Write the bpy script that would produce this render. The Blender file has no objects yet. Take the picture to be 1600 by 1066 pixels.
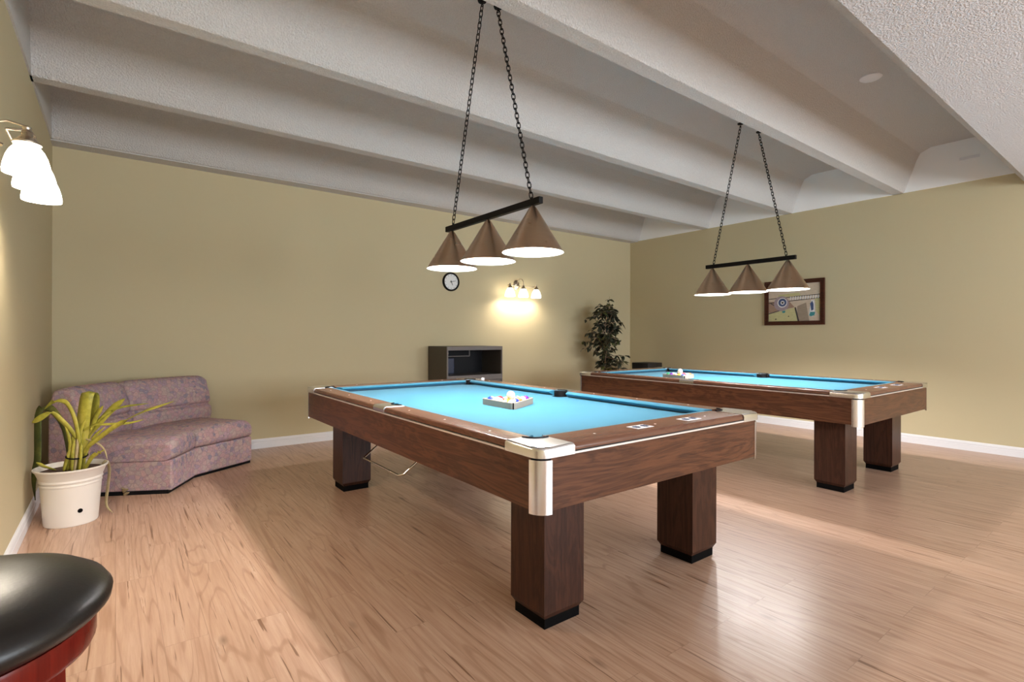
import bpy, bmesh, math, random
from mathutils import Vector, Matrix
S = bpy.context.scene
C = S.collection
R = math.radians
PI = math.pi

# ------------------------------------------------------------ camera
F_PX, HY, YAW, ROLL, EYE = 812.0, 526.2, 0.92, 0.0027, 1.22
fw = Vector((math.cos(YAW), math.sin(YAW), 0))
r0 = Vector((math.sin(YAW), -math.cos(YAW), 0)); u0 = Vector((0, 0, 1))
rt = r0 * math.cos(ROLL) + u0 * math.sin(ROLL)
up = u0 * math.cos(ROLL) - r0 * math.sin(ROLL)
cam = bpy.data.cameras.new('camera')
cam.sensor_width = 36.0
cam.lens = F_PX / 1600 * 36.0
cam.shift_y = -(533.0 - HY) / 1600
cam.clip_start = 0.05
cam_o = bpy.data.objects.new('camera', cam); C.objects.link(cam_o)
cam_o.matrix_world = Matrix(((rt.x, up.x, -fw.x, 0), (rt.y, up.y, -fw.y, 0), (rt.z, up.z, -fw.z, EYE), (0, 0, 0, 1)))
S.camera = cam_o

# ------------------------------------------------------------ light and exposure
S.view_settings.view_transform = 'Standard'
S.view_settings.look = 'None'
S.view_settings.gamma = 1.0
S.view_settings.use_curve_mapping = False
S.view_settings.exposure = 0.74
W = bpy.data.worlds.new('world'); S.world = W; W.use_nodes = True
W.node_tree.nodes['Background'].inputs[0].default_value = (0.75, 0.87, 1.0, 1)
W.node_tree.nodes['Background'].inputs[1].default_value = 1.2
S.cycles.max_bounces = 10
S.cycles.diffuse_bounces = 6
S.cycles.sample_clamp_indirect = 8.0
S.cycles.use_denoising = True

BULB = 640.0        # table lamp bulbs
SCONCE = 5.0       # sconce glass
DAY = 78.0         # window daylight, W per window

def area(name, loc, target, sx, sy, power, col):
    l = bpy.data.lights.new(name, 'AREA'); l.shape = 'RECTANGLE'; l.size = sx; l.size_y = sy
    l.energy = power; l.color = col
    o = bpy.data.objects.new(name, l); C.objects.link(o); o.location = loc
    d = Vector(target) - Vector(loc)
    o.rotation_euler = d.to_track_quat('-Z', 'Z').to_euler()
    return o

XL, XR, YB, YN, H, ZC, SOF, YS = -0.455, 7.347, 6.147, -4.0, 2.916, 3.38, 2.77, 1.03
WINX = [(0.6, 2.4), (2.9, 4.7), (5.2, 7.0)]
for k, (a, b) in enumerate(WINX):      # daylight in the window openings of the near wall
    area('window_daylight', ((a + b) / 2, YN + 0.02, 1.55), ((a + b) / 2, YN + 3, 1.55), b - a, 1.5, DAY, (0.84, 0.92, 1.0))

# ------------------------------------------------------------ materials
def mat(name, col, rough=0.6, metal=0.0, spec=0.5, coat=0.0):
    m = bpy.data.materials.new(name); m.use_nodes = True
    b = m.node_tree.nodes['Principled BSDF']
    b.inputs['Base Color'].default_value = (*col, 1)
    b.inputs['Roughness'].default_value = rough
    b.inputs['Metallic'].default_value = metal
    b.inputs['Specular IOR Level'].default_value = spec
    b.inputs['Coat Weight'].default_value = coat
    return m
class NT:
    def __init__(s, m): s.t = m.node_tree; s.b = s.t.nodes['Principled BSDF']
    def n(s, typ, **kw):
        x = s.t.nodes.new(typ)
        for k, v in kw.items():
            if k.startswith('i_'):
                key = k[2:].replace('_', ' ')
                x.inputs[key].default_value = v
            else: setattr(x, k, v)
        return x
    def l(s, a, b): s.t.links.new(a, b)
    def coord(s, scale=(1, 1, 1), rot=(0, 0, 0), loc=(0, 0, 0)):
        tc = s.n('ShaderNodeTexCoord'); mp = s.n('ShaderNodeMapping')
        mp.inputs['Scale'].default_value = scale; mp.inputs['Rotation'].default_value = rot
        mp.inputs['Location'].default_value = loc
        s.l(tc.outputs['Object'], mp.inputs[0]); return mp.outputs[0]
    def ramp(s, fac, stops, interp='LINEAR'):
        r = s.n('ShaderNodeValToRGB'); r.color_ramp.interpolation = interp
        e = r.color_ramp.elements
        while len(e) < len(stops): e.new(0.5)
        for k, (p, c) in enumerate(stops):
            e[k].position = p; e[k].color = (*c, 1) if len(c) == 3 else c
        s.l(fac, r.inputs[0]); return r.outputs[0]
    def noise(s, vec, scale, detail=2.0, rough=0.5, dist=0.0):
        x = s.n('ShaderNodeTexNoise'); x.inputs['Scale'].default_value = scale
        x.inputs['Detail'].default_value = detail; x.inputs['Roughness'].default_value = rough
        x.inputs['Distortion'].default_value = dist
        s.l(vec, x.inputs['Vector']); return x
    def mix(s, fac, a, b, mode='MIX'):
        x = s.n('ShaderNodeMix', data_type='RGBA', blend_type=mode)
        for v, i in ((fac, 0), (a, 6), (b, 7)):
            if isinstance(v, (int, float)): x.inputs[i].default_value = v
            elif isinstance(v, tuple): x.inputs[i].default_value = (*v, 1)
            else: s.l(v, x.inputs[i])
        return x.outputs[2]
    def math(s, op, a, b=None):
        x = s.n('ShaderNodeMath', operation=op)
        for k, v in enumerate((a, b)):
            if v is None: continue
            if isinstance(v, (int, float)): x.inputs[k].default_value = v
            else: s.l(v, x.inputs[k])
        return x.outputs[0]
    def bump(s, h, strength, dist):
        x = s.n('ShaderNodeBump'); x.inputs['Strength'].default_value = strength
        x.inputs['Distance'].default_value = dist
        s.l(h, x.inputs['Height']); s.l(x.outputs[0], s.b.inputs['Normal'])
    def color(s, o): s.l(o, s.b.inputs['Base Color'])

def paint(name, col, rough=0.75):
    m = mat(name, col, rough, spec=0.25); t = NT(m); v = t.coord()
    n = t.noise(v, 1.3, 3)
    t.color(t.mix(t.math('MULTIPLY', n.outputs[0], 0.10), col, tuple(c * 0.8 for c in col)))
    t.bump(t.noise(v, 220, 2).outputs[0], 0.12, 0.002)
    return m
def popcorn(name, col):
    m = mat(name, col, 0.95, spec=0.1); t = NT(m); v = t.coord()
    n = t.noise(v, 92, 3, 0.6)
    t.color(t.mix(n.outputs[0], tuple(c * 0.86 for c in col), tuple(min(1, c * 1.08) for c in col)))
    t.bump(t.ramp(n.outputs[0], [(0.35, (0, 0, 0)), (0.68, (1, 1, 1))]), 1.0, 0.008)
    return m
def walnut(name, axis, dark=(0.022, 0.009, 0.006), lite=(0.150, 0.058, 0.027), rough=0.33):
    m = mat(name, lite, rough, spec=0.22); t = NT(m)
    sc = {'X': (1.0, 7, 7), 'Y': (7, 1.0, 7), 'Z': (7, 7, 1.0)}[axis]
    v = t.coord(sc)
    a = t.noise(v, 1.4, 5, 0.6, 1.2)
    st = t.math('SINE', t.math('MULTIPLY', a.outputs[0], 38.0))
    st = t.math('ADD', t.math('MULTIPLY', st, 0.5), 0.5)
    b = t.noise(t.coord(tuple(c * (6 if c > 2 else 1.2) for c in sc)), 3.0, 3, 0.6)
    f = t.math('ADD', t.math('MULTIPLY', st, 0.30), t.math('MULTIPLY', b.outputs[0], 0.75))
    t.color(t.ramp(f, [(0.08, dark), (0.45, tuple((p + q) / 2 for p, q in zip(dark, lite))), (0.85, lite)]))
    t.bump(b.outputs[0], 0.05, 0.001)
    return m
def metal(name, col, rough):
    m = mat(name, col, rough, 1.0); t = NT(m)
    n = t.noise(t.coord((3, 3, 14)), 4, 2)
    t.l(t.ramp(n.outputs[0], [(0.3, (rough * .8,) * 3), (0.7, (rough * 1.25,) * 3)]), t.b.inputs['Roughness'])
    return m
def glow(name, col, strength, base=(0.9, 0.9, 0.9)):
    m = mat(name, base, 0.4)
    b = m.node_tree.nodes['Principled BSDF']
    b.inputs['Emission Color'].default_value = (*col, 1); b.inputs['Emission Strength'].default_value = strength
    return m

M = {}
M['wall'] = paint('sage_wall_paint', (0.57, 0.487, 0.306))
M['white'] = paint('white_semi_gloss_paint', (0.80, 0.79, 0.80), 0.4)
M['infill'] = paint('white_ceiling_paint', (0.93, 0.92, 0.90), 0.6)
M['popcorn'] = popcorn('textured_ceiling', (0.78, 0.745, 0.71))
M['popcorn_white'] = popcorn('white_textured_ceiling', (0.82, 0.81, 0.82))
M['walX'] = walnut('walnut_laminate_grain_x', 'X')
M['walY'] = walnut('walnut_laminate_grain_y', 'Y')
M['walZ'] = walnut('walnut_laminate_grain_z', 'Z', (0.012, 0.005, 0.0035), (0.066, 0.024, 0.013))
M['railX'] = walnut('walnut_rail_grain_x', 'X', (0.105, 0.045, 0.030), (0.200, 0.092, 0.056), 0.22)
M['railY'] = walnut('walnut_rail_grain_y', 'Y', (0.105, 0.045, 0.030), (0.200, 0.092, 0.056), 0.22)
M['alum'] = mat('brushed_aluminium', (0.82, 0.80, 0.79), 0.24, 1.0)
M['strip'] = mat('bright_trim_strip', (0.80, 0.74, 0.70), 0.35, 0.6)
M['chrome'] = metal('chrome', (0.75, 0.72, 0.68), 0.15)
M['nickel'] = metal('brushed_nickel', (0.55, 0.47, 0.38), 0.3)
M['bronze'] = metal('brushed_bronze', (0.62, 0.44, 0.30), 0.34)
M['black'] = mat('black_rubber', (0.006, 0.006, 0.007), 0.6, spec=0.12)
M['iron'] = mat('black_iron', (0.007, 0.006, 0.006), 0.5, spec=0.15)
M['toe'] = mat('black_toe', (0.004, 0.0035, 0.0035), 0.7, spec=0.04)
M['shade_in'] = mat('white_enamel', (0.92, 0.92, 0.92), 0.4)
M['bulb'] = glow('lit_bulb', (1.0, 0.965, 0.945), BULB)
M['glass'] = glow('lit_frosted_glass', (1.0, 0.90, 0.74), SCONCE)
M['sbulb'] = glow('lit_sconce_bulb', (1.0, 0.88, 0.72), 190.0)
M['sbulb_strong'] = glow('lit_strong_sconce_bulb', (1.0, 0.88, 0.72), 430.0)

m = mat('blue_billiard_cloth', (0.02, 0.36, 0.66), 0.9, spec=0.15); t = NT(m); v = t.coord()
n1 = t.noise(v, 3.0, 4, 0.6); n2 = t.noise(v, 400, 2)
t.color(t.mix(n1.outputs[0], (0.022, 0.172, 0.272), (0.040, 0.200, 0.298)))
t.bump(n2.outputs[0], 0.2, 0.001)
t.b.inputs['Sheen Weight'].default_value = 0.15
M['cloth'] = m

# plank floor, planks along Y
m = mat('oak_plank_floor', (0.5, 0.3, 0.2), 0.3, spec=0.5); t = NT(m)
tc = t.n('ShaderNodeTexCoord'); sep = t.n('ShaderNodeSeparateXYZ'); t.l(tc.outputs['Object'], sep.inputs[0])
cmb = t.n('ShaderNodeCombineXYZ'); t.l(sep.outputs[1], cmb.inputs[0]); t.l(sep.outputs[0], cmb.inputs[1])
br = t.n('ShaderNodeTexBrick'); t.l(cmb.outputs[0], br.inputs['Vector'])
br.offset = 0.37; br.inputs['Scale'].default_value = 1.0
br.inputs['Brick Width'].default_value = 1.22; br.inputs['Row Height'].default_value = 0.152
br.inputs['Mortar Size'].default_value = 0.0012; br.inputs['Mortar Smooth'].default_value = 0.2
br.inputs['Color1'].default_value = (0, 0, 0, 1); br.inputs['Color2'].default_value = (1, 1, 1, 1)
br.inputs['Mortar'].default_value = (0.5, 0.5, 0.5, 1)
# each plank shifts its own grain
off = t.n('ShaderNodeVectorMath', operation='MULTIPLY_ADD'); t.l(br.outputs['Color'], off.inputs[0])
off.inputs[1].default_value = (7.3, 23.1, 0); t.l(tc.outputs['Object'], off.inputs[2])
def scaled(s):
    x = t.n('ShaderNodeVectorMath', operation='MULTIPLY'); t.l(off.outputs[0], x.inputs[0]); x.inputs[1].default_value = s
    return x.outputs[0]
g1 = t.noise(scaled((5.5, 0.36, 1)), 1.3, 1.5, 0.4, 0.35)
rings = t.math('SINE', t.math('MULTIPLY', g1.outputs[0], 70.0))
rings = t.ramp(rings, [(0.0, (0, 0, 0)), (0.75, (0.12, 0.12, 0.12)), (0.98, (1, 1, 1))])
g2 = t.noise(scaled((46, 2.2, 1)), 1.0, 4, 0.62)
g3 = t.noise(scaled((62, 1.5, 1)), 1.0, 3, 0.55, 0.35)
cracks = t.ramp(g3.outputs[0], [(0.635, (0, 0, 0)), (0.665, (1, 1, 1))])
tone = t.noise(tc.outputs['Object'], 0.8, 2)
base = t.ramp(g2.outputs[0], [(0.25, (0.40, 0.232, 0.150)), (0.55, (0.525, 0.338, 0.238)), (0.8, (0.615, 0.44, 0.33))])
base = t.mix(t.math('MULTIPLY', br.outputs['Color'], 0.22), base, (0.37, 0.205, 0.115))
base = t.mix(t.math('MULTIPLY', rings, 0.40), base, (0.27, 0.13, 0.07))
base = t.mix(t.math('MULTIPLY', cracks, 0.80), base, (0.17, 0.075, 0.035))
vo = t.n('ShaderNodeTexVoronoi'); vo.inputs['Scale'].default_value = 1.0; t.l(scaled((3.4, 1.25, 1)), vo.inputs['Vector'])
knot = t.ramp(vo.outputs['Distance'], [(0.01, (1, 1, 1)), (0.07, (0, 0, 0))])
base = t.mix(t.math('MULTIPLY', knot, 0.6), base, (0.12, 0.055, 0.03))
seam = t.ramp(br.outputs['Fac'], [(0.0, (0, 0, 0)), (1.0, (1, 1, 1))])
base = t.mix(t.math('MULTIPLY', seam, 0.45), base, (0.20, 0.10, 0.055))
t.color(base)
t.l(t.ramp(g2.outputs[0], [(0.2, (0.36,) * 3), (0.8, (0.25,) * 3)]), t.b.inputs['Roughness'])
hgt = t.math('SUBTRACT', t.math('MULTIPLY', g2.outputs[0], 0.4), t.math('ADD', t.math('MULTIPLY', cracks, 0.5), seam))
t.bump(hgt, 0.26, 0.002)
M['floor'] = m

# floral upholstery
m = mat('floral_upholstery', (0.4, 0.3, 0.3), 0.9, spec=0.1); t = NT(m)
v = t.coord(); nz = t.noise(v, 9, 3)
vv = t.n('ShaderNodeVectorMath', operation='MULTIPLY_ADD'); t.l(nz.outputs['Color'], vv.inputs[0])
vv.inputs[1].default_value = (0.03, 0.03, 0.03); t.l(v, vv.inputs[2])
vo = t.n('ShaderNodeTexVoronoi'); vo.inputs['Scale'].default_value = 31; t.l(vv.outputs[0], vo.inputs['Vector'])
vs = t.n('ShaderNodeSeparateColor'); t.l(vo.outputs['Color'], vs.inputs[0])
pal = t.ramp(vs.outputs[0], [(0.0, (0.442, 0.24, 0.247)), (0.2, (0.468, 0.332, 0.28)), (0.38, (0.319, 0.208, 0.28)), (0.55, (0.501, 0.293, 0.26)),
                             (0.7, (0.39, 0.305, 0.267)), (0.84, (0.15, 0.15, 0.225)), (0.92, (0.429, 0.26, 0.325))], 'CONSTANT')
pet = t.math('SINE', t.math('MULTIPLY', vo.outputs['Distance'], 30.0))
pal = t.mix(t.ramp(pet, [(0.45, (0, 0, 0)), (0.95, (0.75, 0.75, 0.75))]), pal, (0.58, 0.45, 0.42))
ve = t.n('ShaderNodeTexVoronoi', feature='DISTANCE_TO_EDGE'); ve.inputs['Scale'].default_value = 31; t.l(vv.outputs[0], ve.inputs['Vector'])
pal = t.mix(t.ramp(ve.outputs['Distance'], [(0.02, (0.5, 0.5, 0.5)), (0.12, (0, 0, 0))]), pal, (0.20, 0.14, 0.165))
vf = t.n('ShaderNodeTexVoronoi'); vf.inputs['Scale'].default_value = 85; t.l(vv.outputs[0], vf.inputs['Vector'])
pal = t.mix(t.ramp(vf.outputs['Distance'], [(0.15, (0, 0, 0)), (0.6, (0.22, 0.22, 0.22))]), pal, (0.16, 0.11, 0.13))
pal = t.mix(0.14, pal, (0.62, 0.50, 0.56))
t.color(pal); t.bump(t.noise(v, 300, 2).outputs[0], 0.25, 0.001)
M['floral'] = m

m = mat('black_vinyl', (0.012, 0.010, 0.009), 0.34, spec=0.5); t = NT(m)
vv = t.n('ShaderNodeTexVoronoi'); vv.inputs['Scale'].default_value = 160; t.l(t.coord(), vv.inputs['Vector'])
t.bump(vv.outputs['Distance'], 0.10, 0.001); M['vinyl'] = m
M['cherry'] = walnut('cherry_stained_wood', 'Z', (0.075, 0.006, 0.004), (0.16, 0.013, 0.007), 0.25)
M['pot'] = mat('white_plastic', (0.74, 0.68, 0.61), 0.45)
m = mat('potting_soil', (0.06, 0.03, 0.02), 0.95); t = NT(m)
n = t.noise(t.coord(), 60, 4, 0.7); t.color(t.ramp(n.outputs[0], [(0.3, (0.02, 0.010, 0.007)), (0.7, (0.13, 0.062, 0.04))])); t.bump(n.outputs[0], 0.8, 0.01); M['soil'] = m
def leafmat(name, a, b, c):
    m = mat(name, b, 0.45, spec=0.4); t = NT(m); v = t.coord()
    n = t.noise(v, 5, 3); n2 = t.noise(v, 45, 3, 0.6)
    f = t.math('ADD', t.math('MULTIPLY', n.outputs[0], 0.75), t.math('MULTIPLY', n2.outputs[0], 0.3))
    t.color(t.ramp(f, [(0.33, a), (0.55, b), (0.75, c)])); return m
M['leaf'] = leafmat('yellow_green_leaf', (0.13, 0.14, 0.02), (0.40, 0.36, 0.045), (0.62, 0.52, 0.13))
M['leafd'] = leafmat('dark_green_leaf', (0.03, 0.045, 0.012), (0.075, 0.085, 0.018), (0.20, 0.19, 0.04))
M['leafp'] = leafmat('dry_pale_leaf', (0.28, 0.22, 0.10), (0.45, 0.36, 0.20), (0.60, 0.50, 0.32))
m = leafmat('ficus_leaf', (0.010, 0.012, 0.007), (0.026, 0.030, 0.016), (0.16, 0.135, 0.06)); M['ficus'] = m
M['bark'] = mat('pale_bark', (0.30, 0.20, 0.13), 0.8)
M['cabgrey'] = mat('grey_laminate', (0.155, 0.135, 0.125), 0.5)
M['cabside'] = mat('brown_grey_laminate', (0.062, 0.050, 0.038), 0.55)
M['cabin'] = mat('dark_laminate', (0.008, 0.0075, 0.009), 0.5, spec=0.2)
M['boxblack'] = mat('black_box', (0.012, 0.010, 0.009), 0.5)
M['frame'] = walnut('mahogany_frame', 'X', (0.030, 0.009, 0.005), (0.095, 0.028, 0.014), 0.35)
M['clockface'] = mat('clock_face_white', (0.80, 0.80, 0.78), 0.4)
M['rackwood'] = mat('pale_wood', (0.46, 0.34, 0.26), 0.5)
M['cue'] = mat('ivory_ball', (0.84, 0.80, 0.70), 0.12, coat=0.4)
M['plate'] = mat('silver_foil', (0.80, 0.80, 0.82), 0.4)
M['plateink'] = mat('blue_grey_ink', (0.08, 0.10, 0.16), 0.5)
M['sight'] = mat('pearl_inlay', (0.80, 0.75, 0.68), 0.3)
M['chalk'] = mat('white_chalk', (0.82, 0.84, 0.86), 0.8)

# ------------------------------------------------------------ mesh helpers
def obj(name, bm, mats, parent=None, smooth=None):
    bmesh.ops.recalc_face_normals(bm, faces=bm.faces[:])
    me = bpy.data.meshes.new(name); bm.to_mesh(me); bm.free()
    for k in (mats if isinstance(mats, (list, tuple)) else [mats]): me.materials.append(M[k])
    if smooth is not None:
        for p in me.polygons: p.use_smooth = True
        me.set_sharp_from_angle(angle=R(smooth))
    o = bpy.data.objects.new(name, me); C.objects.link(o)
    if parent: o.parent = parent
    return o
def thing(name, label, cat, loc=(0, 0, 0), rz=0.0, group=None):
    o = bpy.data.objects.new(name, None); C.objects.link(o); o.empty_display_size = 0.1
    o.location = loc; o.rotation_euler = (0, 0, rz)
    return tag(o, label, cat, group)
def tag(o, label, cat, group=None):
    o['label'] = label; o['category'] = cat
    if group: o['group'] = group
    return o
def struct(name, bm, mats, smooth=None):
    o = obj(name, bm, mats, None, smooth); o['kind'] = 'structure'; return o
def copy_tree(o, parent=None):
    c = o.copy(); C.objects.link(c); c.parent = parent
    for ch in [x for x in S.objects if x.parent == o]: copy_tree(ch, c)
    return c
def B(): return bmesh.new()
def box(bm, x0, x1, y0, y1, z0, z1, mi=0, bev=0.0, seg=2):
    vs = [bm.verts.new(p) for p in ((x0, y0, z0), (x1, y0, z0), (x1, y1, z0), (x0, y1, z0), (x0, y0, z1), (x1, y0, z1), (x1, y1, z1), (x0, y1, z1))]
    fs = [bm.faces.new([vs[i] for i in q]) for q in ((3, 2, 1, 0), (4, 5, 6, 7), (0, 1, 5, 4), (1, 2, 6, 5), (2, 3, 7, 6), (3, 0, 4, 7))]
    for f in fs: f.material_index = mi
    if bev: bmesh.ops.bevel(bm, geom=list({e for f in fs for e in f.edges}), offset=bev, segments=seg, profile=0.5, affect='EDGES', clamp_overlap=True)
    return vs
def lathe(bm, prof, n=32, c=(0, 0), mi=0, sx=1.0, sy=1.0, closed=False, axis=None):
    rings = []
    for r, z in prof:
        if r < 1e-6: rings.append([bm.verts.new((c[0], c[1], z))])
        else: rings.append([bm.verts.new((c[0] + r * sx * math.cos(2 * PI * k / n), c[1] + r * sy * math.sin(2 * PI * k / n), z)) for k in range(n)])
    allv = [v for q in rings for v in q]
    seq = list(zip(rings[:-1], rings[1:])) + ([(rings[-1], rings[0])] if closed else [])
    for a, b in seq:
        for k in range(n):
            j = (k + 1) % n
            try:
                if len(a) == 1 and len(b) == 1: continue
                if len(a) == 1: f = bm.faces.new((a[0], b[j], b[k]))
                elif len(b) == 1: f = bm.faces.new((a[k], a[j], b[0]))
                else: f = bm.faces.new((a[k], a[j], b[j], b[k]))
                f.material_index = mi
            except ValueError: pass
    return allv
def xf(bm, verts, m):
    bmesh.ops.transform(bm, matrix=m, verts=verts)
def tube(bm, pts, rad, n=8, mi=0, closed=False):
    pts = [Vector(p) for p in pts]; N = len(pts); rings = []
    prev = None
    for i, p in enumerate(pts):
        if closed: d = pts[(i + 1) % N] - pts[i - 1]
        else: d = pts[min(i + 1, N - 1)] - pts[max(i - 1, 0)]
        d.normalize()
        if prev is None:
            a = Vector((0, 0, 1)) if abs(d.z) < 0.9 else Vector((1, 0, 0))
            u = d.cross(a).normalized()
        else: u = (prev - d * prev.dot(d)).normalized()
        prev = u; w = d.cross(u)
        r = rad[i] if isinstance(rad, (list, tuple)) else rad
        rings.append([bm.verts.new(p + (u * math.cos(2 * PI * k / n) + w * math.sin(2 * PI * k / n)) * r) for k in range(n)])
    M_ = N if closed else N - 1
    for i in range(M_):
        a, b = rings[i], rings[(i + 1) % N]
        for k in range(n):
            f = bm.faces.new((a[k], a[(k + 1) % n], b[(k + 1) % n], b[k])); f.material_index = mi
    if not closed:
        for q in (rings[0][::-1], rings[-1]):
            f = bm.faces.new(q); f.material_index = mi
    return [v for q in rings for v in q]
def prism(bm, poly, z0, z1, mi=0, bev=0.0, bev_top_only=True, seg=3):
    a = [bm.verts.new((x, y, z0)) for x, y in poly]; b = [bm.verts.new((x, y, z1)) for x, y in poly]
    n = len(poly)
    fs = [bm.faces.new(a[::-1]), bm.faces.new(b)]
    for k in range(n): fs.append(bm.faces.new((a[k], a[(k + 1) % n], b[(k + 1) % n], b[k])))
    for f in fs: f.material_index = mi
    return a, b, fs
def sweep(bm, profs, mi=0):
    """profs: list of equal-length 3-D closed loops; skins between them and caps both ends"""
    rows = [[bm.verts.new(p) for p in q] for q in profs]
    n = len(rows[0])
    for a, b in zip(rows[:-1], rows[1:]):
        for k in range(n):
            f = bm.faces.new((a[k], a[(k + 1) % n], b[(k + 1) % n], b[k])); f.material_index = mi
    for q in (rows[0][::-1], rows[-1]):
        f = bm.faces.new(q); f.material_index = mi
    return rows
def sphere(bm, c, r, u=20, v=12, mi=0):
    res = bmesh.ops.create_uvsphere(bm, u_segments=u, v_segments=v, radius=r, matrix=Matrix.Translation(c))
    for f in {f for q in res['verts'] for f in q.link_faces}: f.material_index = mi
    return res['verts']

# ------------------------------------------------------------ the room
b = B(); box(b, XL - 0.1, XR + 0.1, YN - 0.1, YB + 0.1, -0.08, 0); struct('floor', b, 'floor')
b = B(); box(b, XL, XR, YB, YB + 0.1, 0, ZC + 0.2); struct('wall_back', b, 'wall')
b = B(); box(b, XL - 0.1, XL, YN, YB + 0.1, 0, ZC + 0.2); struct('wall_left', b, 'wall')
b = B(); box(b, XR, XR + 0.1, YN, YB + 0.1, 0, ZC + 0.2); struct('wall_right', b, 'wall')
b = B()                                          # near wall, behind the camera, with three window openings
xs = [XL] + [q for w in WINX for q in w] + [XR]
for k in range(0, len(xs), 2): box(b, xs[k], xs[k + 1], YN - 0.1, YN, 0, SOF)
for a_, c_ in WINX:
    box(b, a_, c_, YN - 0.1, YN, 0, 0.8); box(b, a_, c_, YN - 0.1, YN, 2.3, SOF)
struct('wall_near', b, 'wall')
for k, (a_, c_) in enumerate(WINX):
    b = B()
    for q in ((a_, a_ + .05, .8, 2.3), (c_ - .05, c_, .8, 2.3), (a_, c_, .8, .85), (a_, c_, 2.25, 2.3), ((a_ + c_) / 2 - .025, (a_ + c_) / 2 + .025, .8, 2.3)):
        box(b, q[0], q[1], YN - 0.09, YN - 0.04, q[2], q[3])
    struct('window_%d' % (k + 1), b, 'white')
# ribbed ceiling: profile in (y, z) swept along x
BF = [4.71, 3.445, 2.18]
prof = [(YB, 3.6), (YB, H), (5.952, H), (5.94, H + .01), (5.83, 3.26), (5.79, 3.335), (5.70, ZC)]
for y in BF:
    prof += [(y + .27, ZC), (y + .16, 3.335), (y + .13, 3.26), (y + .008, H + .014), (y - .005, H), (y - .110, H), (y - .122, H + .012),
             (y - .235, 3.26), (y - .27, 3.335), (y - .37, ZC)]
prof += [(YS - .02, ZC), (YS - .02, 3.6)]
b = B(); sweep(b, [[(XL, y, z) for y, z in prof], [(XR, y, z) for y, z in prof]]); struct('ceiling', b, 'popcorn', 38)
b = B(); box(b, XL, XR, YN, YS - 0.036, SOF, 3.6); struct('trim_1', b, 'popcorn_white')          # dropped soffit on the camera's side
b = B(); sweep(b, [[(x, YS - .036, SOF), (x, YS + .018, SOF + .034), (x, YS + .018, 3.38), (x, YS - .036, 3.38)] for x in (XL, XR)]); struct('trim_2', b, 'popcorn')      # its smooth edge bead
b = B(); box(b, XR - .012, XR, YS, YB, H, 3.6); struct('trim_3', b, 'infill')                      # smooth white infill over the right wall
b = B(); box(b, XL, XL + .012, YS, YB, H, 3.6); struct('trim_4', b, 'popcorn')                     # textured infill over the left wall
b = B(); box(b, XL, XR, 5.972, YB, H - .012, H); struct('trim_5', b, 'popcorn')                     # thin strip along the back beam
def baseboard(name, p0, p1, nrm):
    pr = [(0, 0), (.016, 0), (.016, .060), (.013, .064), (.013, .070), (.015, .074), (.012, .090), (.006, .100), (0, .102)]
    b = B(); sweep(b, [[(p[0] + nrm[0] * d, p[1] + nrm[1] * d, z) for d, z in pr] for p in (p0, p1)]); struct(name, b, 'white')
baseboard('baseboard_back', (XL, YB), (XR, YB), (0, -1))
baseboard('baseboard_left', (XL, YN), (XL, YB - .016), (1, 0))
baseboard('baseboard_right', (XR, YN), (XR, YB - .016), (-1, 0))

# cover plates on the ceiling bay beside the soffit
b = B(); lathe(b, [(0, -.012), (.072, -.012), (.080, -.006), (.080, 0), (0, 0)], 32)
o = obj('ceiling_cover_plate', b, 'white', None, 40); o.location = (4.975, 1.63, ZC)
tag(o, 'round white blank cover plate on the textured ceiling bay beside the soffit', 'cover plate')
b = B(); box(b, -.012, 0, -.085, .085, -.016, .016, bev=.003)
o = obj('wall_cover_plate', b, 'white'); o.location = (XR - .012, 1.475, 3.172)
tag(o, 'small white rectangular plate on the bright white panel above the right wall', 'cover plate')

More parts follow.
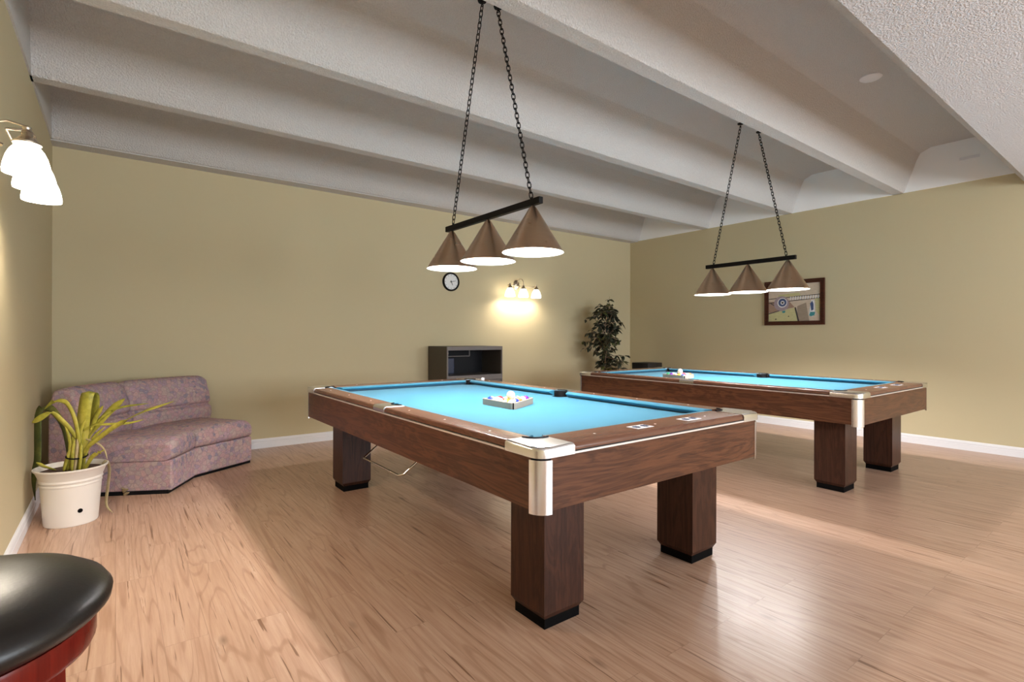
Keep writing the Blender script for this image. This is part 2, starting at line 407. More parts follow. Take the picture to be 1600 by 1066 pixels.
# ------------------------------------------------------------ pool tables
HW, HL, ZT, ZS0, ZS1 = 0.80, 1.475, 0.806, 0.567, 0.767
WS, WE, SX, SY = 0.125, 0.190, 0.180, 0.215       # rail widths, corner casting reach
PU, PV, PR = 0.155, 0.220, 0.066                  # corner pocket centre from the edges, radius
SPU, SPR, SCH = 0.150, 0.060, 0.078               # side pocket
BED = 0.766
def mir(poly, sx, sy): return [(p[0] * sx, p[1] * sy) for p in poly]
def arc(cx, cy, r, a0, a1, n): return [(cx + r * math.cos(a0 + (a1 - a0) * k / n), cy + r * math.sin(a0 + (a1 - a0) * k / n)) for k in range(n + 1)]
def bev_outer(b, fs, keys, off, seg=3):
    es = [e for e in b.edges if keys(e)]
    bmesh.ops.bevel(b, geom=es, offset=off, segments=seg, profile=0.5, affect='EDGES', clamp_overlap=True)
def pool_table(label):
    T = thing('pool_table', label, 'pool table')
    # legs with a chamfered foot and a black toe
    for sx in (-1, 1):
        for sy in (-1, 1):
            cx, cy = sx * 0.522, sy * 1.199
            b = B(); h = .114
            lo = [(-h + .014, -h + .014, .042), (h - .014, -h + .014, .042), (h - .014, h - .014, .042), (-h + .014, h - .014, .042)]
            mid = [(-h, -h, .066), (h, -h, .066), (h, h, .066), (-h, h, .066)]
            top = [(x, y, ZS0 + .012) for x, y, z in mid]
            sweep(b, [[(cx + x, cy + y, z) for x, y, z in q] for q in (lo, mid, top)])
            lg = obj('leg', b, 'walZ', T)
            b = B(); box(b, cx - h + .014, cx + h - .014, cy - h + .014, cy + h - .014, 0, .044); obj('toe_block', b, 'toe', lg)
    # underside frame
    b = B(); box(b, -HW + .03, HW - .03, -HL + .03, HL - .03, ZS0 + .012, ZS0 + .03); obj('underside_panel', b, 'walY', T)
    # skirts
    e = .055
    for sx in (-1, 1):
        b = B(); box(b, min(sx * HW, sx * (HW - .022)), max(sx * HW, sx * (HW - .022)), -HL + e, HL - e, ZS0, ZS1); obj('side_skirt', b, 'walY', T)
        b = B(); box(b, min(sx * (HW + .004), sx * (HW - .02)), max(sx * (HW + .004), sx * (HW - .02)), -HL + e, HL - e, ZS1, ZS1 + .008); obj('trim_strip', b, 'strip', T)
    for sy in (-1, 1):
        b = B(); box(b, -HW + e, HW - e, min(sy * HL, sy * (HL - .022)), max(sy * HL, sy * (HL - .022)), ZS0, ZS1); obj('end_skirt', b, 'walX', T)
        b = B(); box(b, -HW + e, HW - e, min(sy * (HL + .004), sy * (HL - .02)), max(sy * (HL + .004), sy * (HL - .02)), ZS1, ZS1 + .008); obj('trim_strip', b, 'strip', T)
    # dark reveal under the rails
    b = B()
    for q in ((-HW + .012, -HW + .03, -HL + .03, HL - .03), (HW - .03, HW - .012, -HL + .03, HL - .03), (-HW + .03, HW - .03, -HL + .012, -HL + .03), (-HW + .03, HW - .03, HL - .03, HL - .012)):
        box(b, *q, ZS1, ZT - .026)
    obj('rail_reveal', b, 'black', T)
    # bed
    x, y = HW - .11, HL - .17
    pts = []
    cxp, cyp = HW - PU, HL - PV
    def corner(sx, sy):
        a = [(cxp + PR * math.cos(q), cyp + PR * math.sin(q)) for q in [R(-100) - (R(190 - 0)) * k / 10 + 0 for k in range(0)]]
        return a
    # outline with bites for the six pockets, counter-clockwise from lower right
    def bite(cx, cy, a0, a1, n=10): return arc(cx, cy, PR, a0, a1, n)
    pts += bite(cxp, -cyp, R(200), R(70), 10)[0:11]
    pts += [(x, -SPR - .02)] + arc(HW - SPU, 0, SPR, R(-75), R(-285), 10) + [(x, SPR + .02)]
    pts += bite(cxp, cyp, R(-70), R(-200), 10)
    pts += bite(-cxp, cyp, R(20), R(-110), 10)
    pts += [(-x, SPR + .02)] + arc(-HW + SPU, 0, SPR, R(105), R(-105), 10) + [(-x, -SPR - .02)]
    pts += bite(-cxp, -cyp, R(110), R(-20), 10)
    b = B(); prism(b, pts, BED - .03, BED); obj('bed_cloth', b, 'cloth', T)
    # rails with cushions and sights
    rp = [(0.0, ZT - .026), (0.0, ZT - .016), (.003, ZT - .008), (.009, ZT - .002), (.018, ZT)]
    def rail(along, s, p0, p1, wd, n_s, mt, cut0, cut1):
        def P(u, p, z): return (s * (HW - u), p, z) if along == 'Y' else (p, s * (HL - u), z)
        loop = rp + [(wd, ZT), (wd, ZT - .026)]
        b = B(); sweep(b, [[P(u, p, z) for u, z in loop] for p in (p0, p1)])
        ra = obj('rail', b, mt, T, 35)
        cl = [(wd, ZT - .001), (wd + .03, ZT - .002), (wd + .050, ZT - .008), (wd + .052, ZT - .013), (wd + .046, ZT - .018), (wd + .012, BED), (wd, BED)]
        b = B(); sweep(b, [[P(u, p0 + cut0 * (u - wd) * 1.0, z) for u, z in cl], [P(u, p1 - cut1 * (u - wd) * 1.0, z) for u, z in cl]])
        obj('cushion', b, 'cloth', ra, 35)
        for k in range(n_s):
            p = p0 + (p1 - p0) * (k + .5) / n_s
            b = B(); cx, cy, _ = P(wd * .5, p, 0)
            lathe(b, [(0, ZT + .0008), (.0055, ZT + .0008), (.0055, ZT - .001)], 12, (cx, cy)); obj('diamond_sight', b, 'sight', ra)
        return ra
    for s in (-1, 1):
        rail('Y', s, -HL + SY, -SCH, WS, 3, 'railY', .7, .35)
        rail('Y', s, SCH, HL - SY, WS, 3, 'railY', .35, .7)
        rail('X', s, -HW + SX, HW - SX, WE, 3, 'railX', .7, .7)
    # corner castings, caps, pockets
    for sx in (-1, 1):
        for sy in (-1, 1):
            r = .052
            oc = arc(r, r, r, R(180), R(270), 6)                      # u, v from the outer edges
            a0 = math.atan2(PV * 0 + (PV - math.sqrt(PR**2 - (SX - PU)**2)) - PV, SX - PU)
            a1 = math.atan2(SY - PV, -math.sqrt(PR**2 - (SY - PV)**2))
            a1 = a1 - 2 * PI if a1 > 0 else a1
            ha = arc(PU, PV, PR, a0, a1, 12)
            poly = oc + [(SX, 0)] + ha + [(0, SY)]
            poly = [((HW - u) * sx, (HL - v) * sy) for u, v in poly]
            b = B(); prism(b, poly, ZT - .040, ZT + .002)
            def okk(e):
                if not all(v.co.z > ZT for v in e.verts): return False
                return all(abs(abs(v.co.x) - HW) < .056 and abs(v.co.y) > HL - SY - .001 and (abs(abs(v.co.x) - HW) < .0006 or abs(abs(v.co.y) - HL) < .0006 or (HW - abs(v.co.x) < .053 and HL - abs(v.co.y) < .053)) or abs(abs(v.co.y) - HL) < .0006 for v in e.verts)
            bev_outer(b, None, okk, .016, 4)
            # push the casting a hair proud of the skirt
            for v in b.verts: v.co.x += sx * .005; v.co.y += sy * .005
            cs = obj('corner_casting', b, 'alum', T, 40)
            b = B(); tube(b, [((HW - u) * sx + sx * .005, (HL - v) * sy + sy * .005, ZT + .003) for u, v in ha], .0042, 6); obj('pocket_rim', b, 'black', cs, 60)
            b = B(); cc = ((HW - PU) * sx, (HL - PV) * sy)
            lathe(b, [(PR + .001, ZT - .006), (PR + .001, .61), (0, .60), (0, .604), (PR - .003, .614), (PR - .003, ZT - .006)], 20, cc)
            # open the front of the liner above the bed
            dele = [f for f in b.faces if False]
            pk = obj('pocket_liner', b, 'black', T, 40)
            me = pk.data; bb = B(); bb.from_mesh(me)
            bmesh.ops.bisect_plane(bb, geom=bb.verts[:] + bb.edges[:] + bb.faces[:], plane_co=(0, 0, BED - .004), plane_no=(0, 0, 1))
            kill = [f for f in bb.faces if f.calc_center_median().z > BED - .004 and ((f.calc_center_median().x - cc[0]) * sx < PR * .35 and (f.calc_center_median().y - cc[1]) * sy < PR * .35)]
            bmesh.ops.delete(bb, geom=kill, context='FACES'); bb.to_mesh(me); bb.free()
            # rounded vertical cap
            r = .060; ou = arc(r, r, r + .003, R(180), R(270), 10); inn = arc(r, r, r - .006, R(270), R(180), 10)
            poly = [((HW - u) * sx, (HL - v) * sy) for u, v in ou + inn]
            b = B(); prism(b, poly, ZS0 - .014, .757); obj('corner_cap', b, 'alum', T, 40)
            b = B(); prism(b, [((HW - u) * sx, (HL - v) * sy) for u, v in arc(r, r, r - .002, R(180), R(270), 10) + [(.10, .10)]], 0.755, ZT - .038); obj('cap_reveal', b, 'black', T)
        # side casting and pocket
        ha = arc(SPU, 0, SPR, R(180) + math.acos((SPU - WS) / SPR), R(180) - math.acos((SPU - WS) / SPR), 12)
        poly = [(0, -SCH), (WS, -SCH - .012)] + ha + [(WS, SCH + .012), (0, SCH)]
        poly = [((HW - u) * sx, v) for u, v in poly]
        b = B(); prism(b, poly, ZT - .034, ZT + .003)
        bev_outer(b, None, lambda e: all(v.co.z > ZT and abs(abs(v.co.x) - HW) < .0006 for v in e.verts), .016, 4)
        for v in b.verts: v.co.x += sx * .004
        cs = obj('side_casting', b, 'alum', T, 40)
        b = B(); tube(b, [((HW - u) * sx + sx * .004, v, ZT + .003) for u, v in ha], .0042, 6); obj('pocket_rim', b, 'black', cs, 60)
        b = B(); cc = ((HW - SPU) * sx, 0)
        lathe(b, [(SPR + .001, ZT - .004), (SPR + .001, .61), (0, .60), (0, .604), (SPR - .003, .614), (SPR - .003, ZT - .004)], 20, cc)
        bmesh.ops.bisect_plane(b, geom=b.verts[:] + b.edges[:] + b.faces[:], plane_co=(0, 0, BED - .004), plane_no=(0, 0, 1))
        kill = [f for f in b.faces if f.calc_center_median().z > BED - .004 and (f.calc_center_median().x - cc[0]) * sx < SPR * .1]
        bmesh.ops.delete(b, geom=kill, context='FACES')
        obj('pocket_liner', b, 'black', T, 40)
    # two maker's plates on the end rail that faces the camera
    for px, w in ((-.118, .115), (.262, .115)):
        cy = -HL + .088
        b = B(); box(b, px - w / 2, px + w / 2, cy - .034, cy + .034, ZT - .001, ZT + .001)
        pl = obj('maker_plate', b, 'plate', T)
        b = B()
        for k in (-1, 1):      # crest-like marks
            c = px + k * w * .25
            z = ZT + .0016
            tube(b, [(c + .017 * math.cos(q), cy + .017 * math.sin(q) * 1.1, z) for q in [2 * PI * i / 14 for i in range(14)]], .0018, 5, closed=True)
            tube(b, [(c - .018, cy - .016, z), (c - .004, cy + .012, z), (c + .006, cy - .010, z), (c + .018, cy + .018, z)], .0019, 5)
            tube(b, [(c - .012, cy + .016, z), (c + .014, cy - .018, z)], .0015, 5)
        obj('plate_emblem', b, 'plateink', pl)
    return T
T1 = pool_table('walnut pool table with bright blue cloth nearest the camera, left of the other table')
T2 = copy_tree(T1); tag(T2, 'walnut pool table with bright blue cloth farther right, alongside the right wall', 'pool table', 'pool tables')
T1['group'] = 'pool tables'
T1.location = (2.042, 2.935, 0); T2.location = (5.17, 2.965, 0)
# chrome rack hanger under the near table's left skirt
b = B(); xo = 1.33 - 2.042; ya, yb_ = 3.414 - 2.935, 2.822 - 2.935
tube(b, [(xo + .26, ya - .0, .578), (xo + .24, ya, .565), (xo + .02, ya, .405), (xo, ya - .02, .398), (xo, yb_ + .03, .398), (xo + .02, yb_, .405), (xo + .24, yb_, .565), (xo + .26, yb_, .578)], .007, 8)
hg = obj('rack_hanger', b, 'chrome', T1, 50); hg['label'] = 'chrome wire rack hanger under the side skirt'

# ------------------------------------------------------------ balls and racks
SOL = {'yellow': (0.80, 0.52, 0.05), 'blue': (0.03, 0.07, 0.42), 'red': (0.55, 0.03, 0.04), 'purple': (0.18, 0.03, 0.33), 'orange': (0.78, 0.20, 0.05),
       'green': (0.02, 0.22, 0.10), 'maroon': (0.26, 0.02, 0.045), 'black': (0.008, 0.008, 0.010)}
IV = (0.86, 0.82, 0.74)
for c, rgb in SOL.items():
    m = mat(c + '_ball', rgb, 0.12, coat=0.4); t = NT(m); v = t.coord()
    sp = t.n('ShaderNodeSeparateXYZ'); t.l(v, sp.inputs[0])
    az = t.math('ABSOLUTE', sp.outputs[0])
    t.color(t.mix(t.math('GREATER_THAN', az, .0235), rgb, IV)); M['solid_' + c] = m
    m = mat(c + '_stripe_ball', rgb, 0.12, coat=0.4); t = NT(m); v = t.coord()
    sp = t.n('ShaderNodeSeparateXYZ'); t.l(v, sp.inputs[0])
    az = t.math('ABSOLUTE', sp.outputs[2])
    t.color(t.mix(t.math('GREATER_THAN', az, .0150), rgb, IV)); M['stripe_' + c] = m
BR = .0286
def rack_set(tbl, apex, ang, order, cue_at, where, seed):
    rnd = random.Random(seed)
    ox, oy = apex; d0 = Vector((math.cos(ang), math.sin(ang))); d1 = Vector((math.cos(ang - R(60)), math.sin(ang - R(60))))
    P0 = Vector((ox, oy)) - (d0 + d1).normalized() * .024; side = .377
    A, Bv, Cv = P0, P0 + d0 * side, P0 + d1 * side
    # wooden triangle: three rounded rails
    cen = (A + Bv + Cv) / 3
    def inset(k, q):                       # rounded triangle outline
        out = []
        vs = (A, Cv, Bv)
        for i in range(3):
            c = vs[i]; di = (cen - c).normalized(); cc = c + di * (2 * q)
            n0 = math.atan2(-di.y, -di.x)
            for j in range(7):
                a = n0 - R(60) + R(120) * j / 6
                out.append((cc.x + (q - k) * math.cos(a), cc.y + (q - k) * math.sin(a)))
        return out
    b = B(); po, pi_ = inset(0, .024), inset(.013, .024)
    n = len(po); z0, z1 = BED, BED + .040
    V = [[b.verts.new((x, y, z)) for x, y in p] for p, z in ((po, z0), (po, z1), (pi_, z1), (pi_, z0))]
    for i in range(4):
        for k in range(n): b.faces.new((V[i][k], V[i][(k + 1) % n], V[(i + 1) % 4][(k + 1) % n], V[(i + 1) % 4][k]))
    rk = thing('ball_rack', 'pale wooden triangle rack full of balls on the %s' % where, 'rack', group='ball racks on the tables')
    obj('frame', b, 'rackwood', rk, 30)
    di = (A - cen).normalized(); pa = A - di * .024
    b = B(); q = Vector((-di.y, di.x)) * .004; e0 = pa - di * .0; 
    vs = [(e0 + q + di * .001), (e0 - q + di * .001), (e0 - q - di * .003), (e0 + q - di * .003)]
    prism(b, [(v.x, v.y) for v in vs], z0, z1 + .0005); obj('corner_joint', b, 'black', rk)
    # fifteen balls
    step = .0576; a0 = cen - ((d0 + d1) / 3) * (4 * step)
    pos = [a0 + d0 * step * (i - j) + d1 * step * j for i in range(5) for j in range(i + 1)]
    rows = ['at the apex', 'in the second row', 'in the third row', 'in the fourth row', 'in the back row']
    for k, nm in enumerate(order):
        c, kind = nm
        row = [0, 1, 1, 2, 2, 2, 3, 3, 3, 3, 4, 4, 4, 4, 4][k]
        b = B(); sphere(b, (0, 0, 0), BR, 20, 12)
        o = obj('pool_ball', b, ('solid_' if kind == 'solid' else 'stripe_') + c, None, 80)
        o.location = (pos[k].x, pos[k].y, BED + BR)
        o.rotation_euler = (rnd.uniform(-1.2, 1.2), rnd.uniform(-1.2, 1.2), rnd.uniform(0, 6))
        txt = 'solid %s pool ball' % c if kind == 'solid' else 'white pool ball with a %s stripe' % c
        tag(o, '%s %s of the %s rack' % (txt, rows[row], where), 'ball', 'racked pool balls on the ' + where)
    i0, i1, i2 = cue_at; g = (pos[i0] + pos[i1] + pos[i2]) / 3
    b = B(); sphere(b, (0, 0, 0), BR, 24, 16); o = obj('cue_ball', b, 'cue', None, 80)
    o.location = (g.x, g.y, BED + BR + math.sqrt((2 * BR) ** 2 - (step / math.sqrt(3)) ** 2))
    tag(o, 'white cue ball resting on top of the racked balls on the %s' % where, 'ball', 'cue balls')
s, p = 'solid', 'stripe'
rack_set(T1, (1.965, 2.565), R(90), [('yellow', p), ('yellow', s), ('blue', p), ('maroon', p), ('black', s), ('orange', p), ('green', p), ('purple', p), ('maroon', s), ('red', p),
         ('blue', s), ('red', s), ('orange', s), ('green', s), ('purple', s)], (1, 2, 4), 'near table', 3)
rack_set(T2, (4.83, 3.30), R(78), [('blue', p), ('yellow', s), ('red', p), ('orange', p), ('black', s), ('yellow', p), ('purple', s), ('maroon', p), ('red', s), ('green', p),
         ('green', s), ('purple', p), ('blue', s), ('maroon', s), ('orange', s)], (4, 7, 8), 'far table', 8)
b = B(); box(b, -.011, .011, -.011, .011, 0, .021, bev=.002); o = obj('chalk_cube', b, 'chalk', None); o.location = (2.79, 4.12, ZT); o.rotation_euler = (0, 0, .4)
tag(o, 'small white cube of chalk on the far rail of the near pool table', 'chalk')

# ------------------------------------------------------------ hanging table lamps
def chain_mesh(b, p0, p1):
    p0, p1 = Vector(p0), Vector(p1); d = p1 - p0; L = d.length; n = max(3, round(L / .0335)); pit = L / n
    q = d.to_track_quat('Z', 'X').to_matrix().to_4x4()
    for k in range(n):
        c = p0 + d * ((k + .5) / n); hl = pit * .5 + .0048; w = .0115
        pts = []
        for i in range(10):
            a = 2 * PI * i / 10
            pts.append((w * math.cos(a), 0, math.sin(a) * w + (hl - w) * (1 if math.sin(a) > 1e-6 else -1 if math.sin(a) < -1e-6 else 0)))
        vs = tube(b, pts, .0033, 5, closed=True)
        xf(b, vs, Matrix.Translation(c) @ q @ Matrix.Rotation(R(90 * (k % 2) + 20), 4, 'Z'))
def table_lamp(label, x, y0, y1, zb, hooks):
    """bar along Y from y0 (near) to y1 (far), chains up to the two ceiling hooks (world x, y)"""
    T = thing('table_lamp', label, 'lamp', (x, (y0 + y1) / 2, zb), 0, 'three-cone lamps over the pool tables')
    hl = (y1 - y0) / 2
    b = B(); box(b, -.016, .016, -hl, hl, -.02, .02, bev=.002); obj('bar', b, 'iron', T)
    for k, yy in enumerate((-hl + .075, 0, hl - .075)):
        b = B(); r1, h = .187, .275; z0 = -.03
        pr = [(.010, z0 + .012), (.016, z0), (.022, z0 - .004), (r1, z0 - h), (r1 + .002, z0 - h - .003)]
        lathe(b, pr, 48, (0, yy), 0)
        lathe(b, [(.018, z0 - .010), (r1 - .004, z0 - h), (r1 + .002, z0 - h - .003)], 48, (0, yy), 1)
        sh = obj('shade', b, ['bronze', 'shade_in'], T, 35)
        b = B(); lathe(b, [(0, z0 - .02), (.018, z0 - .02), (.018, z0 - .12), (0, z0 - .12)], 14, (0, yy)); obj('socket', b, 'shade_in', sh, 40)
        b = B(); sphere(b, (0, yy, z0 - .175), .042, 16, 10); obj('bulb', b, 'bulb', sh, 80)
        b = B(); lathe(b, [(0, -.018), (.012, -.018), (.012, z0 + .008), (0, z0 + .008)], 12, (0, yy)); obj('shade_stem', b, 'iron', sh, 40)
    for (hx, hy), yy in zip(hooks, (hl - .09, -hl + .09)):
        b = B(); chain_mesh(b, (0, yy, .03), (hx - x, hy - (y0 + y1) / 2, ZC - zb - .03)); obj('chain', b, 'iron', T, 60)
        b = B(); tube(b, [(.0, yy, .018), (0, yy + .01, .026), (0, yy, .036), (0, yy - .01, .026)], .003, 6, closed=False); obj('chain_eye', b, 'iron', T, 60)
        b = B(); cx, cy = hx - x, hy - (y0 + y1) / 2; zc = ZC - zb
        lathe(b, [(0, zc), (.030, zc), (.026, zc - .010), (.008, zc - .014), (0, zc - .014)], 16, (cx, cy))
        tube(b, [(cx, cy, zc - .010), (cx, cy, zc - .022), (cx + .008, cy, zc - .032), (cx, cy, zc - .040), (cx - .008, cy, zc - .034)], .0035, 6)
        obj('ceiling_hook', b, 'iron', T, 50)
    return T
table_lamp('black bar lamp with three bronze cone shades on chains above the near table', 2.02, 2.37, 3.48, 2.04, ((1.865, 2.775), (1.984, 2.765)))
table_lamp('black bar lamp with three bronze cone shades on chains above the far right table', 5.17, 2.31, 3.26, 1.99, ((5.011, 2.781), (5.368, 2.775)))

# ------------------------------------------------------------ wall sconces
def sconce(label, loc, rz, sp, bulb):
    T = thing('wall_sconce', label, 'sconce', loc, rz, 'three-shade wall sconces')
    y = -.175
    b = B(); v = lathe(b, [(0, .036), (.022, .034), (.044, .026), (.056, .014), (.064, .010), (.064, 0), (0, 0)], 28, sx=.85, sy=1.15)
    xf(b, v, Matrix.Rotation(R(90), 4, 'X')); bp = obj('backplate', b, 'nickel', T, 40)
    for q in b_tr(bp, (0, 0, .035)): pass
    b = B(); tube(b, [(0, -.03, .035), (0, -.06, .02), (0, -.075, .014)], .007, 8); obj('arm', b, 'nickel', T, 50)
    b = B(); tube(b, [(-sp, y + .06, .012), (sp, y + .06, .012)], .0055, 8); obj('bar', b, 'nickel', T, 50)
    b = B(); tube(b, [(0, -.03, .04), (0, -.036, .075), (0, -.055, .108), (0, -.085, .12), (0, -.15, .108), (0, y, .070), (0, y, .025)], .0048, 8); obj('gooseneck', b, 'nickel', T, 50)
    for s_ in (-1, 0, 1):
        x = s_ * sp
        if s_: 
            b = B(); tube(b, [(x, y + .06, .012), (x, y + .03, .016), (x, y, .020)], .005, 8); obj('side_arm', b, 'nickel', T, 50)
        b = B(); lathe(b, [(0, .034), (.012, .034), (.016, .029), (.014, .024), (.014, .014), (.018, .009), (.018, -.002), (.028, -.016), (.038, -.026), (.045, -.030), (.045, -.036), (0, -.036)], 24, (x, y)); hd = obj('shade_holder', b, 'nickel', T, 40)
        b = B(); pr = [(.038, -.034), (.041, -.048), (.043, -.050), (.052, -.062), (.062, -.085), (.070, -.115), (.074, -.142), (.073, -.154)]
        inner = [(r - .004, z) for r, z in pr][::-1]
        lathe(b, pr + inner, 32, (x, y)); obj('glass_shade', b, 'glass', hd, 40)
        b = B(); sphere(b, (x, y, -.112), .027, 14, 8); obj('bulb', b, bulb, hd, 80)
    return T
def b_tr(o, d):
    for v in o.data.vertices: v.co += Vector(d)
    return ()
sconce('brushed nickel wall sconce with three lit glass shades on the back wall', (4.755, YB, 1.955), 0, .245, 'sbulb')
sconce('brushed nickel wall sconce with three lit glass shades on the left wall', (XL, 3.03, 2.005), R(90), .255, 'sbulb_strong')

# ------------------------------------------------------------ clock, picture, cabinet
T = thing('wall_clock', 'round black-rimmed wall clock with white face on the back wall', 'clock', (3.625, YB, 1.965))
def wallx(b, v): xf(b, v, Matrix.Rotation(R(90), 4, 'X'))
b = B(); v = lathe(b, [(.104, .018), (.112, .034), (.122, .034), (.128, .022), (.128, 0), (.104, 0)], 40, closed=True); wallx(b, v); obj('rim', b, 'iron', T, 40)
b = B(); v = lathe(b, [(0, .018), (.106, .018), (.106, .004), (0, .004)], 40); wallx(b, v); obj('face', b, 'clockface', T, 30)
def hand(ang, ln, w):
    b = B(); d = Vector((math.sin(ang), math.cos(ang))); q = Vector((d.y, -d.x)) * w; s0 = -d * .02
    pts = [s0 + q, s0 - q, d * ln - q * .5, d * ln + q * .5]
    a, c, f = prism(b, [(p.x, p.y) for p in pts], .021, .0235); xf(b, a + c, Matrix.Rotation(R(90), 4, 'X'))
    return b
obj('minute_hand', hand(R(77), .080, .004), 'iron', T); obj('hour_hand', hand(R(157), .052, .005), 'iron', T)
b = B(); 
for k in range(12):
    a_ = R(30 * k); d = Vector((math.sin(a_), math.cos(a_))); q = Vector((d.y, -d.x)) * .0022
    pts = [d * .084 + q, d * .084 - q, d * .098 - q, d * .098 + q]
    a, c, f = prism(b, [(p_.x, p_.y) for p_ in pts], .0183, .0192); xf(b, a + c, Matrix.Rotation(R(90), 4, 'X'))
obj('hour_marks', b, 'iron', T)

for k, c in {'art_cream': (.62, .50, .38), 'art_yellow': (.55, .50, .25), 'art_brown': (.36, .22, .15), 'art_plank': (.33, .25, .18), 'art_dark': (.045, .03, .03), 'art_blue': (.06, .09, .20), 'art_teal': (.05, .25, .26), 'art_white': (.75, .74, .74), 'art_mauve': (.36, .27, .30)}.items():
    M[k] = mat(k, c, 0.6); t = NT(M[k]); n = t.noise(t.coord((4, 14, 14)), 5, 4, .6)
    t.color(t.mix(n.outputs[0], tuple(q * .75 for q in c), tuple(min(1, q * 1.25) for q in c)))
PW, PH = .785, .612
T = thing('framed_picture', 'brown framed painting of a wheel and rails on the right wall', 'picture', (XR, 3.307, 1.695), R(-90))   # local x to the right as seen, local -y out of the wall
def pic(b, poly, d0, d1, mi=0):
    a, c, f = prism(b, [(x, z) for x, z in poly], d0, d1, mi); xf(b, a + c, Matrix.Rotation(R(90), 4, 'X'))
def fr(b, w, d0, d1, x, z):
    for q in ([(-x, z), (-x, z - w), (x, z - w), (x, z)], [(-x, -z), (x, -z), (x, -z + w), (-x, -z + w)], [(-x, -z + w), (-x + w, -z + w), (-x + w, z - w), (-x, z - w)], [(x - w, -z + w), (x, -z + w), (x, z - w), (x - w, z - w)]): pic(b, q, d0, d1)
b = B(); fr(b, .022, 0, .030, PW / 2, PH / 2); fr(b, .016, 0, .022, PW / 2 - .022, PH / 2 - .022); fr(b, .016, 0, .027, PW / 2 - .038, PH / 2 - .038); obj('frame', b, 'frame', T)
x1, z1 = PW / 2 - .054, PH / 2 - .054
b = B(); pic(b, [(-x1, -z1), (x1, -z1), (x1, z1), (-x1, z1)], .004, .012); art = obj('canvas', b, 'art_cream', T)
def U(px, py): return (((px - 245) / (1105 - 245) * 2 - 1) * x1, (1 - (py - 215) / (885 - 215) * 2) * z1)
def shape(name, pts, mt, d=.0135):
    b = B(); pic(b, [U(*p_) for p_ in pts], .012, d); return obj(name, b, mt, art)
def disc(name, c, r, mt, d, r_in=None):
    b = B(); cx, cz = U(*c); k = 2 * x1 / 860
    v = lathe(b, ([(0, d), (r * k, d), (r * k, .012)] if r_in is None else [(r_in * k, d), (r * k, d), (r * k, .012), (r_in * k, .012)]), 28, closed=r_in is not None)
    xf(b, v, Matrix.Translation((cx, 0, cz)) @ Matrix.Rotation(R(90), 4, 'X')); return obj(name, b, mt, art)
shape('painted_panel', [(245, 750), (700, 640), (740, 885), (245, 885)], 'art_yellow')
shape('painted_panel', [(245, 520), (600, 520), (690, 635), (245, 730)], 'art_brown')
shape('painted_panel', [(735, 620), (880, 560), (930, 885), (740, 885)], 'art_plank')
shape('painted_panel', [(1020, 500), (1100, 490), (1100, 800), (1040, 720)], 'art_yellow')
shape('painted_panel', [(420, 400), (760, 370), (800, 430), (400, 450)], 'art_yellow')
for y0_, y1_ in ((468, 425), (545, 485)): shape('painted_rail', [(245, y0_ - 6), (1105, y1_ - 6), (1105, y1_ + 6), (245, y0_ + 6)], 'art_dark', .0142)
for k in range(12): 
    xx = 620 + k * 41; shape('painted_tie', [(xx, 445 - k), (xx + 18, 444 - k), (xx + 10, 505 - k * 1.4), (xx - 8, 506 - k * 1.4)], 'art_white', .0145)
for pq in ([(690, 640), (712, 636), (770, 885), (745, 885)], [(245, 735), (480, 672), (480, 684), (245, 750)], [(265, 545), (275, 535), (470, 668), (458, 676)]): shape('painted_beam', pq, 'art_dark', .0147)
disc('painted_wheel', (470, 560), 130, 'art_mauve', .0150); disc('painted_wheel', (485, 545), 85, 'art_white', .0156); disc('painted_wheel', (487, 542), 70, 'art_blue', .0162); disc('painted_wheel', (490, 545), 34, 'art_white', .0168); disc('painted_wheel', (490, 545), 18, 'art_dark', .0174)
shape('painted_figure', [(925, 790), (960, 520), (1010, 520), (1020, 780), (975, 815)], 'art_white', .0150)
shape('painted_figure', [(945, 580), (980, 535), (1000, 590), (1000, 690), (965, 710)], 'art_blue', .0156)
shape('painted_figure', [(930, 790), (950, 730), (1025, 730), (1015, 790), (960, 808)], 'art_teal', .0157)
shape('painted_spot', [(480, 700), (540, 690), (530, 730), (490, 735)], 'art_teal', .0150); shape('painted_spot', [(360, 840), (380, 830), (385, 850), (365, 862)], 'art_dark', .0150); shape('painted_spot', [(580, 795), (600, 785), (605, 800), (588, 808)], 'art_dark', .0150)

# grey cabinet with an open front
cx0, cx1, cy0, cy1, ct = 3.28, 4.135, 5.64, 6.13, 1.092
T = thing('media_cabinet', 'grey cabinet with an open dark front standing against the back wall', 'cabinet', ((cx0 + cx1) / 2, (cy0 + cy1) / 2, 0))
hw, hd = (cx1 - cx0) / 2, (cy1 - cy0) / 2
b = B(); box(b, -hw, hw, -hd + .02, hd, ct - .02, ct); obj('top_panel', b, 'cabside', T)
for sx in (-1, 1):
    b = B(); box(b, min(sx * hw, sx * (hw - .02)), max(sx * hw, sx * (hw - .02)), -hd + .02, hd, 0, ct - .02); obj('side_panel', b, 'cabside', T)
b = B(); box(b, -hw + .02, hw - .02, hd - .02, hd, 0, ct - .02); obj('back_panel', b, 'cabin', T)
b = B(); box(b, -hw + .02, hw - .02, -hd + .02, hd - .02, .70, .718); obj('shelf', b, 'cabgrey', T)
b = B(); box(b, -hw + .02, hw - .02, -hd + .02, hd - .02, .03, .05); obj('bottom_panel', b, 'cabin', T)
b = B(); box(b, -hw, -hw + .016, -hd, -hd + .02, 0, ct); box(b, hw - .016, hw, -hd, -hd + .02, 0, ct); box(b, -hw + .016, hw - .016, -hd, -hd + .02, ct - .048, ct); box(b, -hw + .016, hw - .016, -hd, -hd + .02, .655, .722); obj('front_frame', b, 'cabgrey', T)
